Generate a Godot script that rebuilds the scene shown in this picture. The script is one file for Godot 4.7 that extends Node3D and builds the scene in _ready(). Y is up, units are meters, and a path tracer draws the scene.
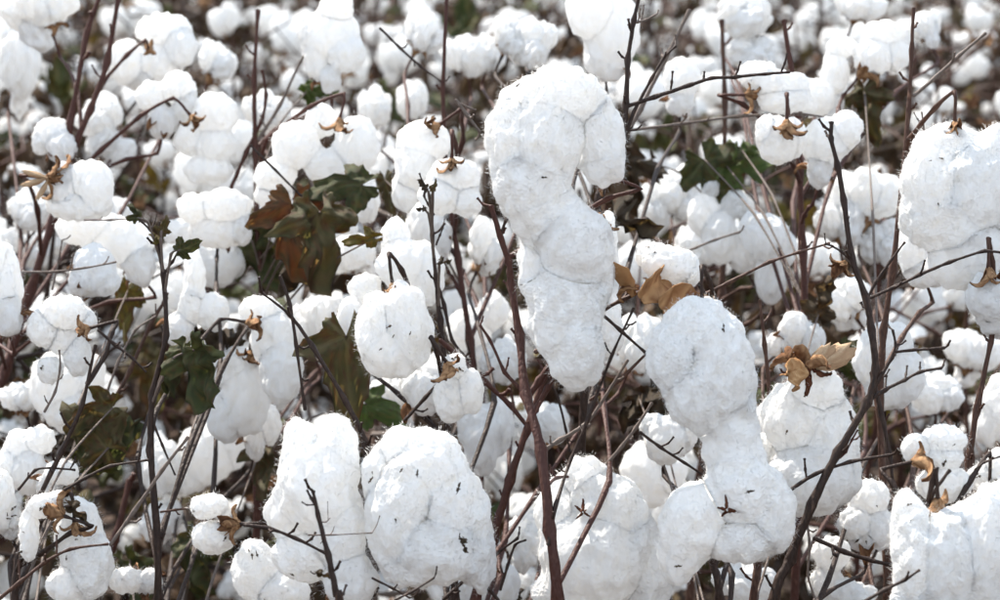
extends Node3D
# A cotton field at harvest: open white bolls on bare brown plants, seen close through a long lens.

const CAM_H := 1.55
const PITCH := 0.2007          # 11.5 degrees down
const K := 0.375e-3            # metres per photo pixel, one metre away

var rng := RandomNumberGenerator.new()
var cam_pos := Vector3(0, CAM_H, 0)
var fwd := Vector3(0, -sin(PITCH), -cos(PITCH))
var upv := Vector3(0, cos(PITCH), -sin(PITCH))
var M := {}
var names := {}
var n_low := FastNoiseLite.new()
var n_mid := FastNoiseLite.new()
var n_fine := FastNoiseLite.new()
var ico := {}                  # level -> [PackedVector3Array, PackedInt32Array]
var protos := []               # open bolls: {locks: [ArrayMesh], merged: ArrayMesh}
var carpels := []
var star_tips := []
var tan_carpels := []
var leaves := {}
var bract_mesh: ArrayMesh
var tris := 0

func P(x: float, y: float, d: float) -> Vector3:
	return cam_pos + fwd * d + Vector3.RIGHT * ((x - 500.0) * K * d) + upv * ((300.0 - y) * K * d)

func off(dx: float, dy: float, dz: float) -> Vector3:
	return Vector3.RIGHT * dx - upv * dy - fwd * dz

func numbered(called: String) -> String:
	if not names.has(called):
		names[called] = 0
		return called
	names[called] += 1
	return "%s_%03d" % [called, names[called]]

func thing(called: String, label: String, category: String, at: Vector3, group := "") -> Node3D:
	var o := Node3D.new()
	o.name = numbered(called)
	add_child(o)
	o.position = at
	o.set_meta("label", label)
	o.set_meta("category", category)
	if group:
		o.set_meta("group", group)
	return o

func part(called: String, mesh: Mesh, mat: Material, parent: Node, t := Transform3D()) -> MeshInstance3D:
	var o := MeshInstance3D.new()
	o.name = called
	o.mesh = mesh
	if mat:
		o.material_override = mat
	o.transform = t
	parent.add_child(o, true)
	return o

# ---------------------------------------------------------------- materials

func noise_tex(freq: float, size: int, seed_: int, ramp: Array = [], normal := false, octaves := 5, kind := FastNoiseLite.TYPE_SIMPLEX_SMOOTH) -> NoiseTexture2D:
	var n := FastNoiseLite.new()
	n.noise_type = kind
	n.frequency = freq
	n.seed = seed_
	n.fractal_octaves = octaves
	var t := NoiseTexture2D.new()
	t.width = size
	t.height = size
	t.seamless = true
	t.noise = n
	if normal:
		t.as_normal_map = true
		t.bump_strength = 6.0
	if ramp.size() > 0:
		var g := Gradient.new()
		var offs := PackedFloat32Array()
		var cols := PackedColorArray()
		for i in ramp.size():
			offs.append(float(i) / (ramp.size() - 1))
			cols.append(ramp[i].linear_to_srgb())
		g.offsets = offs
		g.colors = cols
		t.color_ramp = g
	return t

func make_materials() -> void:
	var m := StandardMaterial3D.new()
	m.resource_name = "cotton_lint"
	m.albedo_texture = noise_tex(0.008, 512, 33, [Color(0.9, 0.9, 0.89), Color(0.9, 0.9, 0.89), Color(0.9, 0.9, 0.89), Color(0.895, 0.885, 0.85), Color(0.88, 0.855, 0.79)], false, 4)
	m.roughness = 1.0
	m.metallic_specular = 0.1
	m.rim_enabled = true
	m.rim = 0.35
	m.backlight_enabled = true
	m.backlight = Color(0.95, 0.95, 0.95).linear_to_srgb()
	m.uv1_triplanar = true
	m.uv1_scale = Vector3.ONE * 28.0
	m.heightmap_enabled = true
	m.heightmap_texture = noise_tex(0.06, 512, 3, [], false, 4)
	m.heightmap_scale = 0.012
	M.lint = m

	m = StandardMaterial3D.new()
	m.resource_name = "stem_bark"
	m.albedo_texture = noise_tex(0.03, 256, 5, [Color(0.012, 0.007, 0.005), Color(0.07, 0.034, 0.022), Color(0.045, 0.02, 0.013), Color(0.22, 0.13, 0.085)])
	m.uv1_triplanar = true
	m.uv1_scale = Vector3(22, 7, 22)
	m.roughness = 0.6
	m.metallic_specular = 0.35
	m.heightmap_enabled = true
	m.heightmap_texture = noise_tex(0.06, 256, 6)
	m.heightmap_scale = 0.12
	M.bark = m
	var tones := {"bark_red": [Color(0.022, 0.009, 0.007), Color(0.065, 0.025, 0.018), Color(0.045, 0.016, 0.011), Color(0.14, 0.07, 0.05)],
		"bark_grey": [Color(0.045, 0.035, 0.03), Color(0.14, 0.11, 0.095), Color(0.1, 0.075, 0.06), Color(0.24, 0.19, 0.16)],
		"bark_dark": [Color(0.007, 0.005, 0.004), Color(0.036, 0.02, 0.014), Color(0.02, 0.011, 0.008), Color(0.14, 0.085, 0.058)]}
	for k in tones:
		var c: StandardMaterial3D = m.duplicate()
		c.resource_name = k
		c.albedo_texture = noise_tex(0.03, 256, hash(k) % 100, tones[k])
		M[k] = c

	m = StandardMaterial3D.new()
	m.resource_name = "dry_husk"
	m.vertex_color_use_as_albedo = true
	m.roughness = 0.85
	m.metallic_specular = 0.25
	m.backlight_enabled = true
	m.backlight = Color(0.25, 0.17, 0.1).linear_to_srgb()
	m.uv1_triplanar = true
	m.uv1_scale = Vector3.ONE * 40.0
	m.heightmap_enabled = true
	m.heightmap_texture = M.bark.heightmap_texture
	m.heightmap_scale = 0.05
	M.husk = m

	m = StandardMaterial3D.new()
	m.resource_name = "leaf"
	m.vertex_color_use_as_albedo = true
	m.roughness = 0.55
	m.backlight_enabled = true
	m.backlight = Color(0.95, 0.95, 0.7).linear_to_srgb()
	m.uv1_triplanar = true
	m.uv1_scale = Vector3.ONE * 25.0
	m.heightmap_enabled = true
	m.heightmap_texture = noise_tex(0.03, 256, 9)
	m.heightmap_scale = 0.08
	M.leaf = m

	m = StandardMaterial3D.new()
	m.resource_name = "soil"
	m.albedo_texture = noise_tex(0.012, 1024, 12, [Color(0.03, 0.018, 0.012), Color(0.075, 0.045, 0.03), Color(0.05, 0.03, 0.02), Color(0.12, 0.08, 0.055)], false, 7)
	m.uv1_triplanar = true
	m.uv1_world_triplanar = true
	m.uv1_scale = Vector3.ONE * 0.9
	m.roughness = 0.95
	m.heightmap_enabled = true
	m.heightmap_texture = noise_tex(0.03, 1024, 13, [], false, 6)
	m.heightmap_scale = 3.0
	M.soil = m

# ---------------------------------------------------------------- shapes

func icosphere(level: int) -> Array:
	if ico.has(level):
		return ico[level]
	var t := (1.0 + sqrt(5.0)) / 2.0
	var v := PackedVector3Array()
	for a in [[-1, t, 0], [1, t, 0], [-1, -t, 0], [1, -t, 0], [0, -1, t], [0, 1, t], [0, -1, -t], [0, 1, -t], [t, 0, -1], [t, 0, 1], [-t, 0, -1], [-t, 0, 1]]:
		v.append(Vector3(a[0], a[1], a[2]).normalized())
	var f := PackedInt32Array([0, 11, 5, 0, 5, 1, 0, 1, 7, 0, 7, 10, 0, 10, 11, 1, 5, 9, 5, 11, 4, 11, 10, 2, 10, 7, 6, 7, 1, 8, 3, 9, 4, 3, 4, 2, 3, 2, 6, 3, 6, 8, 3, 8, 9, 4, 9, 5, 2, 4, 11, 6, 2, 10, 8, 6, 7, 9, 8, 1])
	for l in level:
		var mid := {}
		var g := PackedInt32Array()
		for i in range(0, f.size(), 3):
			var tri := [f[i], f[i + 1], f[i + 2]]
			var m := []
			for e in 3:
				var a: int = tri[e]
				var b: int = tri[(e + 1) % 3]
				var key := mini(a, b) * 100000 + maxi(a, b)
				if not mid.has(key):
					mid[key] = v.size()
					v.append((v[a] + v[b]).normalized())
				m.append(mid[key])
			g.append_array(PackedInt32Array([tri[0], m[0], m[2], m[0], tri[1], m[1], m[2], m[1], tri[2], m[0], m[1], m[2]]))
		f = g
	# Godot's front faces run clockwise
	if (v[f[1]] - v[f[0]]).cross(v[f[2]] - v[f[0]]).dot(v[f[0]]) > 0:
		for i in range(0, f.size(), 3):
			var a := f[i + 1]
			f[i + 1] = f[i + 2]
			f[i + 2] = a
	ico[level] = [v, f]
	return ico[level]

# lobes: [centre, radii, basis]; every lock its own mesh, drawn together where they touch
func make_locks(lobes: Array, k: float, levels: Array, seed_: int, hairs: float, lump := 1.0) -> Array:
	var n := lobes.size()
	var C := PackedVector3Array()
	var IR := PackedVector3Array()
	var IR2 := PackedVector3Array()
	var B := []
	var BT := []
	var R := PackedFloat32Array()
	for l in lobes:
		C.append(l[0])
		IR.append(Vector3.ONE / l[1])
		IR2.append(Vector3.ONE / (l[1] * l[1]))
		B.append(l[2])
		BT.append((l[2] as Basis).transposed())
		R.append(maxf(l[1].x, maxf(l[1].y, l[1].z)))
	var shift := Vector3(seed_ % 17, seed_ % 29, seed_ % 41) * 0.37
	var r2 := RandomNumberGenerator.new()
	r2.seed = seed_ + 11
	var all_r := 0.0
	for l in lobes:
		all_r += (l[1].x + l[1].y + l[1].z) / 3.0 / n
	var out := []
	for i in n:
		var s := icosphere(levels[i])
		var dirs: PackedVector3Array = s[0]
		var tri: PackedInt32Array = s[1]
		var near := []
		for j in n:
			if j != i and C[i].distance_to(C[j]) < R[i] + R[j] + k:
				near.append(j)
		var pos := PackedVector3Array()
		pos.resize(dirs.size())
		var keep := PackedByteArray()
		keep.resize(dirs.size())
		var bi: Basis = B[i]
		var ri: Vector3 = lobes[i][1]
		var mr := (ri.x + ri.y + ri.z) / 3.0
		for q in dirs.size():
			var p: Vector3 = C[i] + bi * (dirs[q] * ri)
			var g := Vector3.ZERO
			var own := 0.0
			var oth := 1.0
			for it in 3:
				var w: Vector3 = BT[i] * (p - C[i])
				var k0 := (w * IR[i]).length()
				var e := w * IR2[i]
				var k1 := e.length()
				own = k0 * (k0 - 1.0) / k1
				var d := own
				g = bi * (e / k1)
				oth = 1.0
				for j in near:
					if p.distance_squared_to(C[j]) > (R[j] + k + 0.004) * (R[j] + k + 0.004):
						continue
					w = BT[j] * (p - C[j])
					k0 = (w * IR[j]).length()
					e = w * IR2[j]
					k1 = maxf(e.length(), 1e-6)
					var dj := k0 * (k0 - 1.0) / k1
					oth = minf(oth, dj)
					var h := clampf(0.5 + 0.5 * (dj - d) / k, 0.0, 1.0)
					g = ((B[j] * (e / k1)) as Vector3).lerp(g, h)
					d = lerpf(dj, d, h) - k * h * (1.0 - h)
				g = g.normalized()
				if own - oth > 0.012:
					break
				p -= g * d
			var over := own - oth
			keep[q] = 1 if over < 0.0002 else 0
			if over < 0.012:
				var z := p + shift
				var lo := n_low.get_noise_3dv(z * (0.028 / all_r) * Vector3(1.0, 0.55, 1.0))
				p += g * (lump * all_r * 0.12 * lo + 0.0004 * n_mid.get_noise_3dv(z) + 0.0008 * n_fine.get_noise_3dv(z))
			if over > 0:
				p -= g * minf(over * 0.5, 0.0012)
			pos[q] = p
		var nor := PackedVector3Array()
		nor.resize(dirs.size())
		var idx := PackedInt32Array()
		for q in range(0, tri.size(), 3):
			var a := tri[q]
			var b := tri[q + 1]
			var c := tri[q + 2]
			var fn := (pos[c] - pos[a]).cross(pos[b] - pos[a])
			nor[a] += fn
			nor[b] += fn
			nor[c] += fn
			if keep[a] + keep[b] + keep[c] > 0:
				idx.append(a)
				idx.append(b)
				idx.append(c)
		for q in nor.size():
			nor[q] = nor[q].normalized()
		# stray fibres
		var count := int(hairs * mr * mr * 4.0e6)
		for h in count:
			var v := r2.randi() % dirs.size()
			var rx := r2.randf_range(-1, 1)
			var ry := r2.randf_range(-1, 1)
			var rz := r2.randf_range(-1, 1)
			var ln := 0.0012 + 0.006 * pow(r2.randf(), 3.0)
			if keep[v] == 0:
				continue
			var nn := nor[v]
			var rv := Vector3(rx, ry, rz)
			var d0 := (nn * 0.6 + rv * 0.9).normalized()
			var side := d0.cross(Vector3(rz, rx, ry)).normalized() * 0.00012
			var p0 := pos[v] - nn * 0.0004
			var p1 := p0 + d0 * ln * 0.55
			var p2 := p1 + (d0 + rv.cross(nn) * 0.9).normalized() * ln * 0.5
			var b0 := pos.size()
			pos.append(p0 - side)
			pos.append(p0 + side)
			pos.append(p1 - side)
			pos.append(p1 + side)
			pos.append(p2)
			for y in 5:
				nor.append(nn)
			idx.append_array(PackedInt32Array([b0, b0 + 1, b0 + 3, b0 + 2, b0 + 3, b0 + 4]))
		# drop what is not used
		var map := PackedInt32Array()
		map.resize(pos.size())
		map.fill(-1)
		var p3 := PackedVector3Array()
		var n3 := PackedVector3Array()
		for q in idx.size():
			var a := idx[q]
			if map[a] < 0:
				map[a] = p3.size()
				p3.append(pos[a])
				n3.append(nor[a])
			idx[q] = map[a]
		if idx.size() == 0:
			continue
		var arr := []
		arr.resize(Mesh.ARRAY_MAX)
		arr[Mesh.ARRAY_VERTEX] = p3
		arr[Mesh.ARRAY_NORMAL] = n3
		arr[Mesh.ARRAY_INDEX] = idx
		tris += idx.size() / 3
		var mesh := ArrayMesh.new()
		mesh.add_surface_from_arrays(Mesh.PRIMITIVE_TRIANGLES, arr)
		mesh.surface_set_material(0, M.lint)
		out.append(mesh)
	return out

func smooth_path(pts: Array, rad: Array, step := 4) -> Array:
	var p := PackedVector3Array()
	var r := PackedFloat32Array()
	var n := pts.size()
	for i in n - 1:
		var a: Vector3 = pts[maxi(i - 1, 0)]
		var b: Vector3 = pts[i]
		var c: Vector3 = pts[i + 1]
		var d: Vector3 = pts[mini(i + 2, n - 1)]
		for s in step:
			var t := float(s) / step
			p.append(b.cubic_interpolate(c, a, d, t).lerp(b.lerp(c, t), 0.45))
			r.append(lerpf(rad[i], rad[i + 1], t))
	p.append(pts[n - 1])
	r.append(rad[n - 1])
	return [p, r]

# a twig: a tapered tube with swollen nodes and an uneven surface
func tube_mesh(pts: Array, rad: Array, sides := 8, step := 4, seed_ := 0) -> ArrayMesh:
	var sp := smooth_path(pts, rad, step)
	var p: PackedVector3Array = sp[0]
	var r: PackedFloat32Array = sp[1]
	var n := p.size()
	var pos := PackedVector3Array()
	var nor := PackedVector3Array()
	var idx := PackedInt32Array()
	var side := Vector3(0.31, 0.22, 0.92)
	for i in n:
		var t := (p[mini(i + 1, n - 1)] - p[maxi(i - 1, 0)]).normalized()
		side = (side - t * side.dot(t)).normalized()
		var other := t.cross(side)
		var swell := 1.0
		if (i % step == 0 and i > 0 and i < n - 1) or (i == n - 1 and r[i] < 0.003):
			swell = 1.45
		for s in sides:
			var a := TAU * s / sides
			var nn := side * cos(a) + other * sin(a)
			var q := p[i] + nn * r[i] * swell
			var jog := 1.0 + 0.4 * n_mid.get_noise_3dv(q * 1.3 + Vector3(seed_, 0, 0))
			pos.append(p[i] + nn * r[i] * swell * jog)
			nor.append(nn)
	for i in n - 1:
		for s in sides:
			var a := i * sides + s
			var b := i * sides + (s + 1) % sides
			idx.append_array(PackedInt32Array([a, a + sides, b, b, a + sides, b + sides]))
	for e in [0, n - 1]:
		var c := pos.size()
		var t := (p[1] - p[0]).normalized() if e == 0 else (p[n - 1] - p[n - 2]).normalized()
		var dirn := -t if e == 0 else t
		pos.append(p[e] + dirn * r[e] * 0.6)
		nor.append(dirn)
		for s in sides:
			var a: int = e * sides + s
			var b: int = e * sides + (s + 1) % sides
			idx.append_array(PackedInt32Array([c, a, b] if e == 0 else [c, b, a]))
	var arr := []
	arr.resize(Mesh.ARRAY_MAX)
	arr[Mesh.ARRAY_VERTEX] = pos
	arr[Mesh.ARRAY_NORMAL] = nor
	arr[Mesh.ARRAY_INDEX] = idx
	var mesh := ArrayMesh.new()
	mesh.add_surface_from_arrays(Mesh.PRIMITIVE_TRIANGLES, arr)
	return mesh

# a sheet with a little thickness, from a grid of points and colours (front, back)
func sheet(grid: Array, cols_front: Array, cols_back: Array, nu: int, nv: int, thick: float) -> ArrayMesh:
	var st := SurfaceTool.new()
	st.begin(Mesh.PRIMITIVE_TRIANGLES)
	st.set_smooth_group(0)
	var nrm := []
	for i in nu:
		for j in nv:
			var du: Vector3 = grid[mini(i + 1, nu - 1) * nv + j] - grid[maxi(i - 1, 0) * nv + j]
			var dv: Vector3 = grid[i * nv + mini(j + 1, nv - 1)] - grid[i * nv + maxi(j - 1, 0)]
			nrm.append(du.cross(dv).normalized())
	for layer in 2:
		for i in nu:
			for j in nv:
				var q := i * nv + j
				st.set_color(cols_front[q] if layer == 0 else cols_back[q])
				st.add_vertex(grid[q] + nrm[q] * (thick if layer == 0 else -thick) * 0.5)
	var t := nu * nv
	for i in nu - 1:
		for j in nv - 1:
			var a := i * nv + j
			for x in [a, a + 1, a + nv, a + 1, a + nv + 1, a + nv]:
				st.add_index(x)
			for x in [a, a + nv, a + 1, a + 1, a + nv, a + nv + 1]:
				st.add_index(x + t)
	var rim := []
	for j in nv - 1:
		rim.append([j, j + 1])
		rim.append([(nu - 1) * nv + j + 1, (nu - 1) * nv + j])
	for i in nu - 1:
		rim.append([(i + 1) * nv, i * nv])
		rim.append([i * nv + nv - 1, (i + 1) * nv + nv - 1])
	for e in rim:
		for x in [e[0], e[0] + t, e[1], e[1], e[0] + t, e[1] + t]:
			st.add_index(x)
	st.generate_normals()
	return st.commit()

# one valve of a dried boll: base at the origin, running up y and curling outwards along +x
func carpel_mesh(seed_: int, length: float, width: float, curl: float, tones: Array) -> ArrayMesh:
	var r := RandomNumberGenerator.new()
	r.seed = seed_
	var nu := 12
	var nv := 7
	var grid := []
	var cf := []
	var cb := []
	var p := Vector3(0.002, 0, 0)
	var ang := 1.0
	for i in nu:
		var u := float(i) / (nu - 1)
		ang = 1.15 - curl * u * u
		if i > 0:
			p += Vector3(cos(ang), sin(ang), 0) * length / (nu - 1)
		var w := width * (pow(sin(PI * clampf(0.08 + u * 0.9, 0, 1)), 0.8) * (1.0 - 0.35 * u)) * 0.5 + 0.0004
		for j in nv:
			var v := float(j) / (nv - 1) * 2.0 - 1.0
			var q := p + Vector3(-sin(ang), cos(ang), 0) * (v * v * w * 0.75) + Vector3(0, 0, v * w)
			q += Vector3(r.randf_range(-1, 1), r.randf_range(-1, 1), r.randf_range(-1, 1)) * 0.0008
			grid.append(q)
			var m := 0.5 + 0.5 * n_fine.get_noise_3dv(q * 0.6 + Vector3(seed_, 0, 0))
			m = clampf((m - 0.5) * 2.2 + 0.5, 0, 1)
			cf.append(tones[0].lerp(tones[1], m))
			cb.append(tones[2].lerp(tones[3], m))
	var mesh := sheet(grid, cf, cb, nu, nv, 0.0005)
	mesh.surface_set_material(0, M.husk)
	return mesh

# a dry papery bract with a fringed edge
func make_bract() -> ArrayMesh:
	var r := RandomNumberGenerator.new()
	r.seed = 77
	var nu := 10
	var nv := 13
	var grid := []
	var cf := []
	for i in nu:
		var u := float(i) / (nu - 1)
		for j in nv:
			var v := float(j) / (nv - 1) * 2.0 - 1.0
			var tooth := 1.0 + (0.05 if j % 2 == 0 else -0.03) * u + r.randf_range(-0.05, 0.05)
			var rad := 0.033 * u * tooth * (1.0 - 0.5 * v * v)
			var a := v * 0.42
			var q := Vector3(sin(a) * rad, cos(a) * rad, -0.35 * rad * v * v + 8.0 * rad * rad + r.randf_range(-1, 1) * 0.0008)
			grid.append(q)
			var m := 0.5 + 0.5 * n_fine.get_noise_3dv(q * 0.5)
			cf.append(Color(0.34, 0.2, 0.11).lerp(Color(0.62, 0.47, 0.31), m))
	var mesh := sheet(grid, cf, cf, nu, nv, 0.0004)
	mesh.surface_set_material(0, M.husk)
	return mesh

# a palmate leaf lying in xy with its stalk end at the origin, growing up y; 1 unit = leaf length
func leaf_mesh(seed_: int, tone: Array, curl: float, crumple: float) -> ArrayMesh:
	var r := RandomNumberGenerator.new()
	r.seed = seed_
	var nu := 14
	var nv := 57
	var grid := []
	var cf := []
	var cb := []
	var tips := [[-1.25, 0.62], [0.0, 1.0], [1.25, 0.62], [-2.3, 0.34], [2.3, 0.34]]
	for i in nu:
		var u := float(i) / (nu - 1)
		for j in nv:
			var a := (float(j) / (nv - 1) * 2.0 - 1.0) * 2.75
			var e := 0.3
			for t in tips:
				var da: float = absf(a - t[0])
				e = maxf(e, t[1] * (1.0 - 0.55 * pow(da / 0.62, 1.2)))
			e *= 1.0 + 0.07 * sin(a * 9.0 + seed_) + 0.06 * sin(a * 23.0 + seed_ * 2.0)
			var rad := u * e
			var q := Vector3(sin(a) * rad, cos(a) * rad, 0)
			var vein := 1.0
			for t in tips:
				vein = minf(vein, absf(a - t[0]) * rad * 14.0)
			var w := n_low.get_noise_3dv(Vector3(q.x, q.y, seed_) * 0.05) * crumple
			q.z = -curl * (q.x * q.x * 0.9 + maxf(q.y, 0.0) * q.y * 0.45) + w + 0.018 * minf(vein, 1.0)
			q.z += 0.035 * sin(a * 6.0 + seed_) * u * u + 0.02 * sin(a * 13.0 + seed_ * 3.0) * u * u * u
			if crumple > 0.2:
				q.x *= 1.0 - 0.35 * crumple
			grid.append(q)
			var m := clampf(0.5 + 0.9 * n_mid.get_noise_3dv(Vector3(q.x * 0.06, q.y * 0.06, seed_ * 0.3)), 0, 1)
			var c: Color = tone[0].lerp(tone[1], smoothstep(0.25, 0.6, m))
			c = c.lerp(tone[2], smoothstep(0.62, 0.85, m) * (0.4 + 0.6 * u))
			c = c.lerp(tone[2] * 0.5 + Color(0.03, 0.015, 0.008), smoothstep(0.25, 0.42, n_fine.get_noise_3dv(Vector3(q.x * 0.05, q.y * 0.05, seed_ * 0.7))))
			if vein < 0.35:
				c = c.lerp(tone[3], 0.6)
			cf.append(c)
			cb.append(c.lerp(Color(0.16, 0.14, 0.08), 0.3))
	var mesh := sheet(grid, cf, cb, nu, nv, 0.006)
	mesh.surface_set_material(0, M.leaf)
	return mesh

func merge_meshes(list: Array) -> ArrayMesh:   # [[mesh, transform], ...] by material into one mesh
	var by := {}
	for l in list:
		var mat: Material = l[0].surface_get_material(0)
		if not by.has(mat):
			by[mat] = SurfaceTool.new()
			by[mat].begin(Mesh.PRIMITIVE_TRIANGLES)
		by[mat].append_from(l[0], 0, l[1])
	var out := ArrayMesh.new()
	for mat in by:
		by[mat].set_material(mat)
		by[mat].commit(out)
	return out

func make_protos() -> void:
	for i in 4:
		carpels.append(carpel_mesh(40 + i, 0.021 + 0.002 * i, 0.012 + 0.0015 * (i % 2), 1.2 + 0.4 * i, [Color(0.15, 0.07, 0.035), Color(0.42, 0.26, 0.14), Color(0.06, 0.027, 0.016), Color(0.2, 0.1, 0.05)]))
		tan_carpels.append(carpel_mesh(80 + i, 0.025 + 0.002 * i, 0.017, 1.3 + 0.4 * i, [Color(0.3, 0.15, 0.06), Color(0.5, 0.31, 0.16), Color(0.2, 0.09, 0.04), Color(0.46, 0.27, 0.13)]))
		star_tips.append(carpel_mesh(60 + i, 0.015 + 0.003 * i, 0.0042, 1.2 + 0.2 * i, [Color(0.07, 0.025, 0.015), Color(0.13, 0.055, 0.03), Color(0.07, 0.025, 0.015), Color(0.13, 0.055, 0.03)]))
	bract_mesh = make_bract()
	var tones := {
		"green": [Color(0.05, 0.075, 0.018), Color(0.085, 0.115, 0.025), Color(0.19, 0.13, 0.04), Color(0.2, 0.22, 0.1)],
		"olive": [Color(0.1, 0.1, 0.028), Color(0.16, 0.12, 0.04), Color(0.2, 0.08, 0.03), Color(0.28, 0.24, 0.12)],
		"brown": [Color(0.055, 0.024, 0.013), Color(0.09, 0.043, 0.021), Color(0.065, 0.048, 0.018), Color(0.13, 0.075, 0.042)],
		"tan": [Color(0.12, 0.064, 0.03), Color(0.18, 0.105, 0.052), Color(0.09, 0.045, 0.02), Color(0.23, 0.15, 0.08)],
		"bright": [Color(0.09, 0.17, 0.02), Color(0.13, 0.22, 0.03), Color(0.2, 0.2, 0.04), Color(0.22, 0.3, 0.09)],
		"rust": [Color(0.2, 0.06, 0.02), Color(0.28, 0.11, 0.03), Color(0.1, 0.07, 0.02), Color(0.3, 0.16, 0.06)],
		"yellow": [Color(0.3, 0.22, 0.02), Color(0.22, 0.2, 0.03), Color(0.28, 0.1, 0.03), Color(0.35, 0.28, 0.08)]}
	for k in tones:
		leaves[k] = []
		for v in 3:
			leaves[k].append(leaf_mesh(100 + v * 7 + hash(k) % 50, tones[k], [0.35, 0.9, -0.5][v], [0.12, 0.3, 0.2][v] if k != "tan" and k != "brown" else [0.35, 0.55, 0.45][v]))
	# open bolls of four or five locks, about 7 cm, axis up y, bur at the bottom
	for i in 9:
		var r := RandomNumberGenerator.new()
		r.seed = 900 + i
		var lobes := []
		var n := 4 + i % 2
		for j in n:
			var a := TAU * j / n + r.randf_range(-0.25, 0.25)
			var lean := r.randf_range(0.35, 0.75)
			var b := Basis(Vector3.UP, -a) * Basis(Vector3(0, 0, 1), -lean)
			var ln := r.randf_range(0.021, 0.029)
			var wd := ln * r.randf_range(0.62, 0.8)
			var c := Vector3(cos(a), 0, sin(a)) * r.randf_range(0.013, 0.021) + Vector3(0, r.randf_range(-0.004, 0.01), 0)
			lobes.append([c, Vector3(wd, ln, wd), b])
		lobes.append([Vector3(r.randf_range(-0.006, 0.006), 0.012, r.randf_range(-0.006, 0.006)), Vector3(0.017, 0.02, 0.017), Basis()])
		if i % 3 == 2:   # strung out by the weather
			lobes.append([Vector3(0.008, -0.022, 0.012), Vector3(0.016, 0.024, 0.015), Basis()])
		var lv := []
		for l in lobes:
			lv.append(4)
		var locks := make_locks(lobes, 0.0035 + 0.002 * (i % 3), lv, 1000 + i * 13, 0.45, 2.0)
		var lv3 := []
		for l in lobes:
			lv3.append(3)
		var far := make_locks(lobes, 0.0035 + 0.002 * (i % 3), lv3, 1000 + i * 13, 0.03, 2.0)
		var list := []
		for m in far:
			list.append([m, Transform3D()])
		for c in 5:
			list.append([carpels[c % 4], Transform3D(Basis(Vector3.UP, TAU * c / 5.0 + i), Vector3(0, -0.03, 0))])
		protos.append({"locks": locks, "merged": merge_meshes(list)})

# ---------------------------------------------------------------- plants

func add_carpels(b: Node3D, at: Vector3, axis: Vector3, scale_: float, count := 5, seed_ := 0) -> void:
	var y := axis.normalized()
	var x := y.cross(Vector3(0.3, 0.1, 0.9)).normalized()
	var base := Basis(x, y, x.cross(y)).scaled(Vector3.ONE * scale_)
	var from := carpels if scale_ > 0 else star_tips
	if scale_ < 0:
		base = Basis(x, y, x.cross(y)).scaled(Vector3.ONE * -scale_)
	for c in count:
		part("carpel", from[(c * 3 + seed_) % 4], null, b, Transform3D(base * Basis(Vector3.UP, TAU * c / count + 0.5 * sin(c * 5.1 + seed_)) * Basis(Vector3(0, 0, 1), 0.45 * sin(c * 2.3 + seed_ * 1.7)) * Basis.from_scale(Vector3.ONE * (0.88 + 0.22 * sin(c * 7.7 + seed_ * 2.9))), at))

func stem_at(pl: Dictionary, target: Vector3) -> Vector3:
	var best: Vector3 = pl.path[0]
	var cost := 1e9
	for s in pl.path:
		var flat := Vector2(s.x - target.x, s.z - target.z).length()
		var want := target.y - 0.03 - flat * 0.35
		var c := absf(s.y - want) + flat * 0.4
		if c < cost:
			cost = c
			best = s
	return best

func auto_branch(pl: Dictionary, target: Vector3, dir_in: Vector3, seed_: int) -> void:
	var s := stem_at(pl, target)
	var r := RandomNumberGenerator.new()
	r.seed = seed_
	var before := target - dir_in * 0.022
	var ln := s.distance_to(before)
	var jog := Vector3(r.randf_range(-1, 1), r.randf_range(0.2, 1.0), r.randf_range(-1, 1)) * ln * 0.1
	var pts := [s, s.lerp(before, 0.35) + jog, s.lerp(before, 0.72) + jog * 0.4 + Vector3(0, ln * 0.04, 0), before, target]
	branch(pl, pts, 0.0021, 0.0012, "", seed_)

func branch(pl: Dictionary, pts: Array, r0: float, r1: float, mat := "", seed_ := 0) -> MeshInstance3D:
	var local := []
	var rad := []
	for i in pts.size():
		local.append(pts[i] - pl.node.position)
		rad.append(lerpf(r0, r1, float(i) / (pts.size() - 1)))
	return part("branch", tube_mesh(local, rad, 7, 4, seed_), M[mat if mat else pl.bark], pl.node)

# short broken side shoots at the nodes
func spurs(pl: Dictionary, w: Array, rad: float, seed_: int, mat: String) -> void:
	var r := RandomNumberGenerator.new()
	r.seed = seed_
	for i in range(1, w.size()):
		var a := Vector3(r.randf_range(-1, 1), r.randf_range(-0.2, 1), r.randf_range(-1, 1))
		var ln := r.randf_range(0.005, 0.012)
		if r.randf() < 0.75:
			var t: Vector3 = (w[i] - w[i - 1]).normalized()
			a = (a - t * a.dot(t)).normalized() + t * 0.5
			var m := r.randf()
			var o: Vector3 = w[i].lerp(w[i - 1], 0.0 if m < 0.5 else m - 0.3)
			branch(pl, [o, o + a * ln * 0.6, o + a * ln + Vector3(0, ln * 0.3, 0)], rad * 0.9, rad * 0.75, mat, seed_ + i)

# pts: [x, y] or [x, y, d] in photo pixels and metres
func twig(pl: Dictionary, pts: Array, r0: float, r1: float, mat := "", d := 0.0) -> void:
	var w := []
	for p in pts:
		w.append(P(p[0], p[1], p[2] if p.size() > 2 else (d if d > 0 else pl.d)))
	var dd: float = d if d > 0 else pl.d
	branch(pl, w, r0 * 0.8 * K * dd, r1 * 0.72 * K * dd, mat, int(pts[0][0]))
	spurs(pl, w, r1 * 0.7 * K * dd, int(pts[0][0] * 7 + pts[0][1]), mat)

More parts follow.
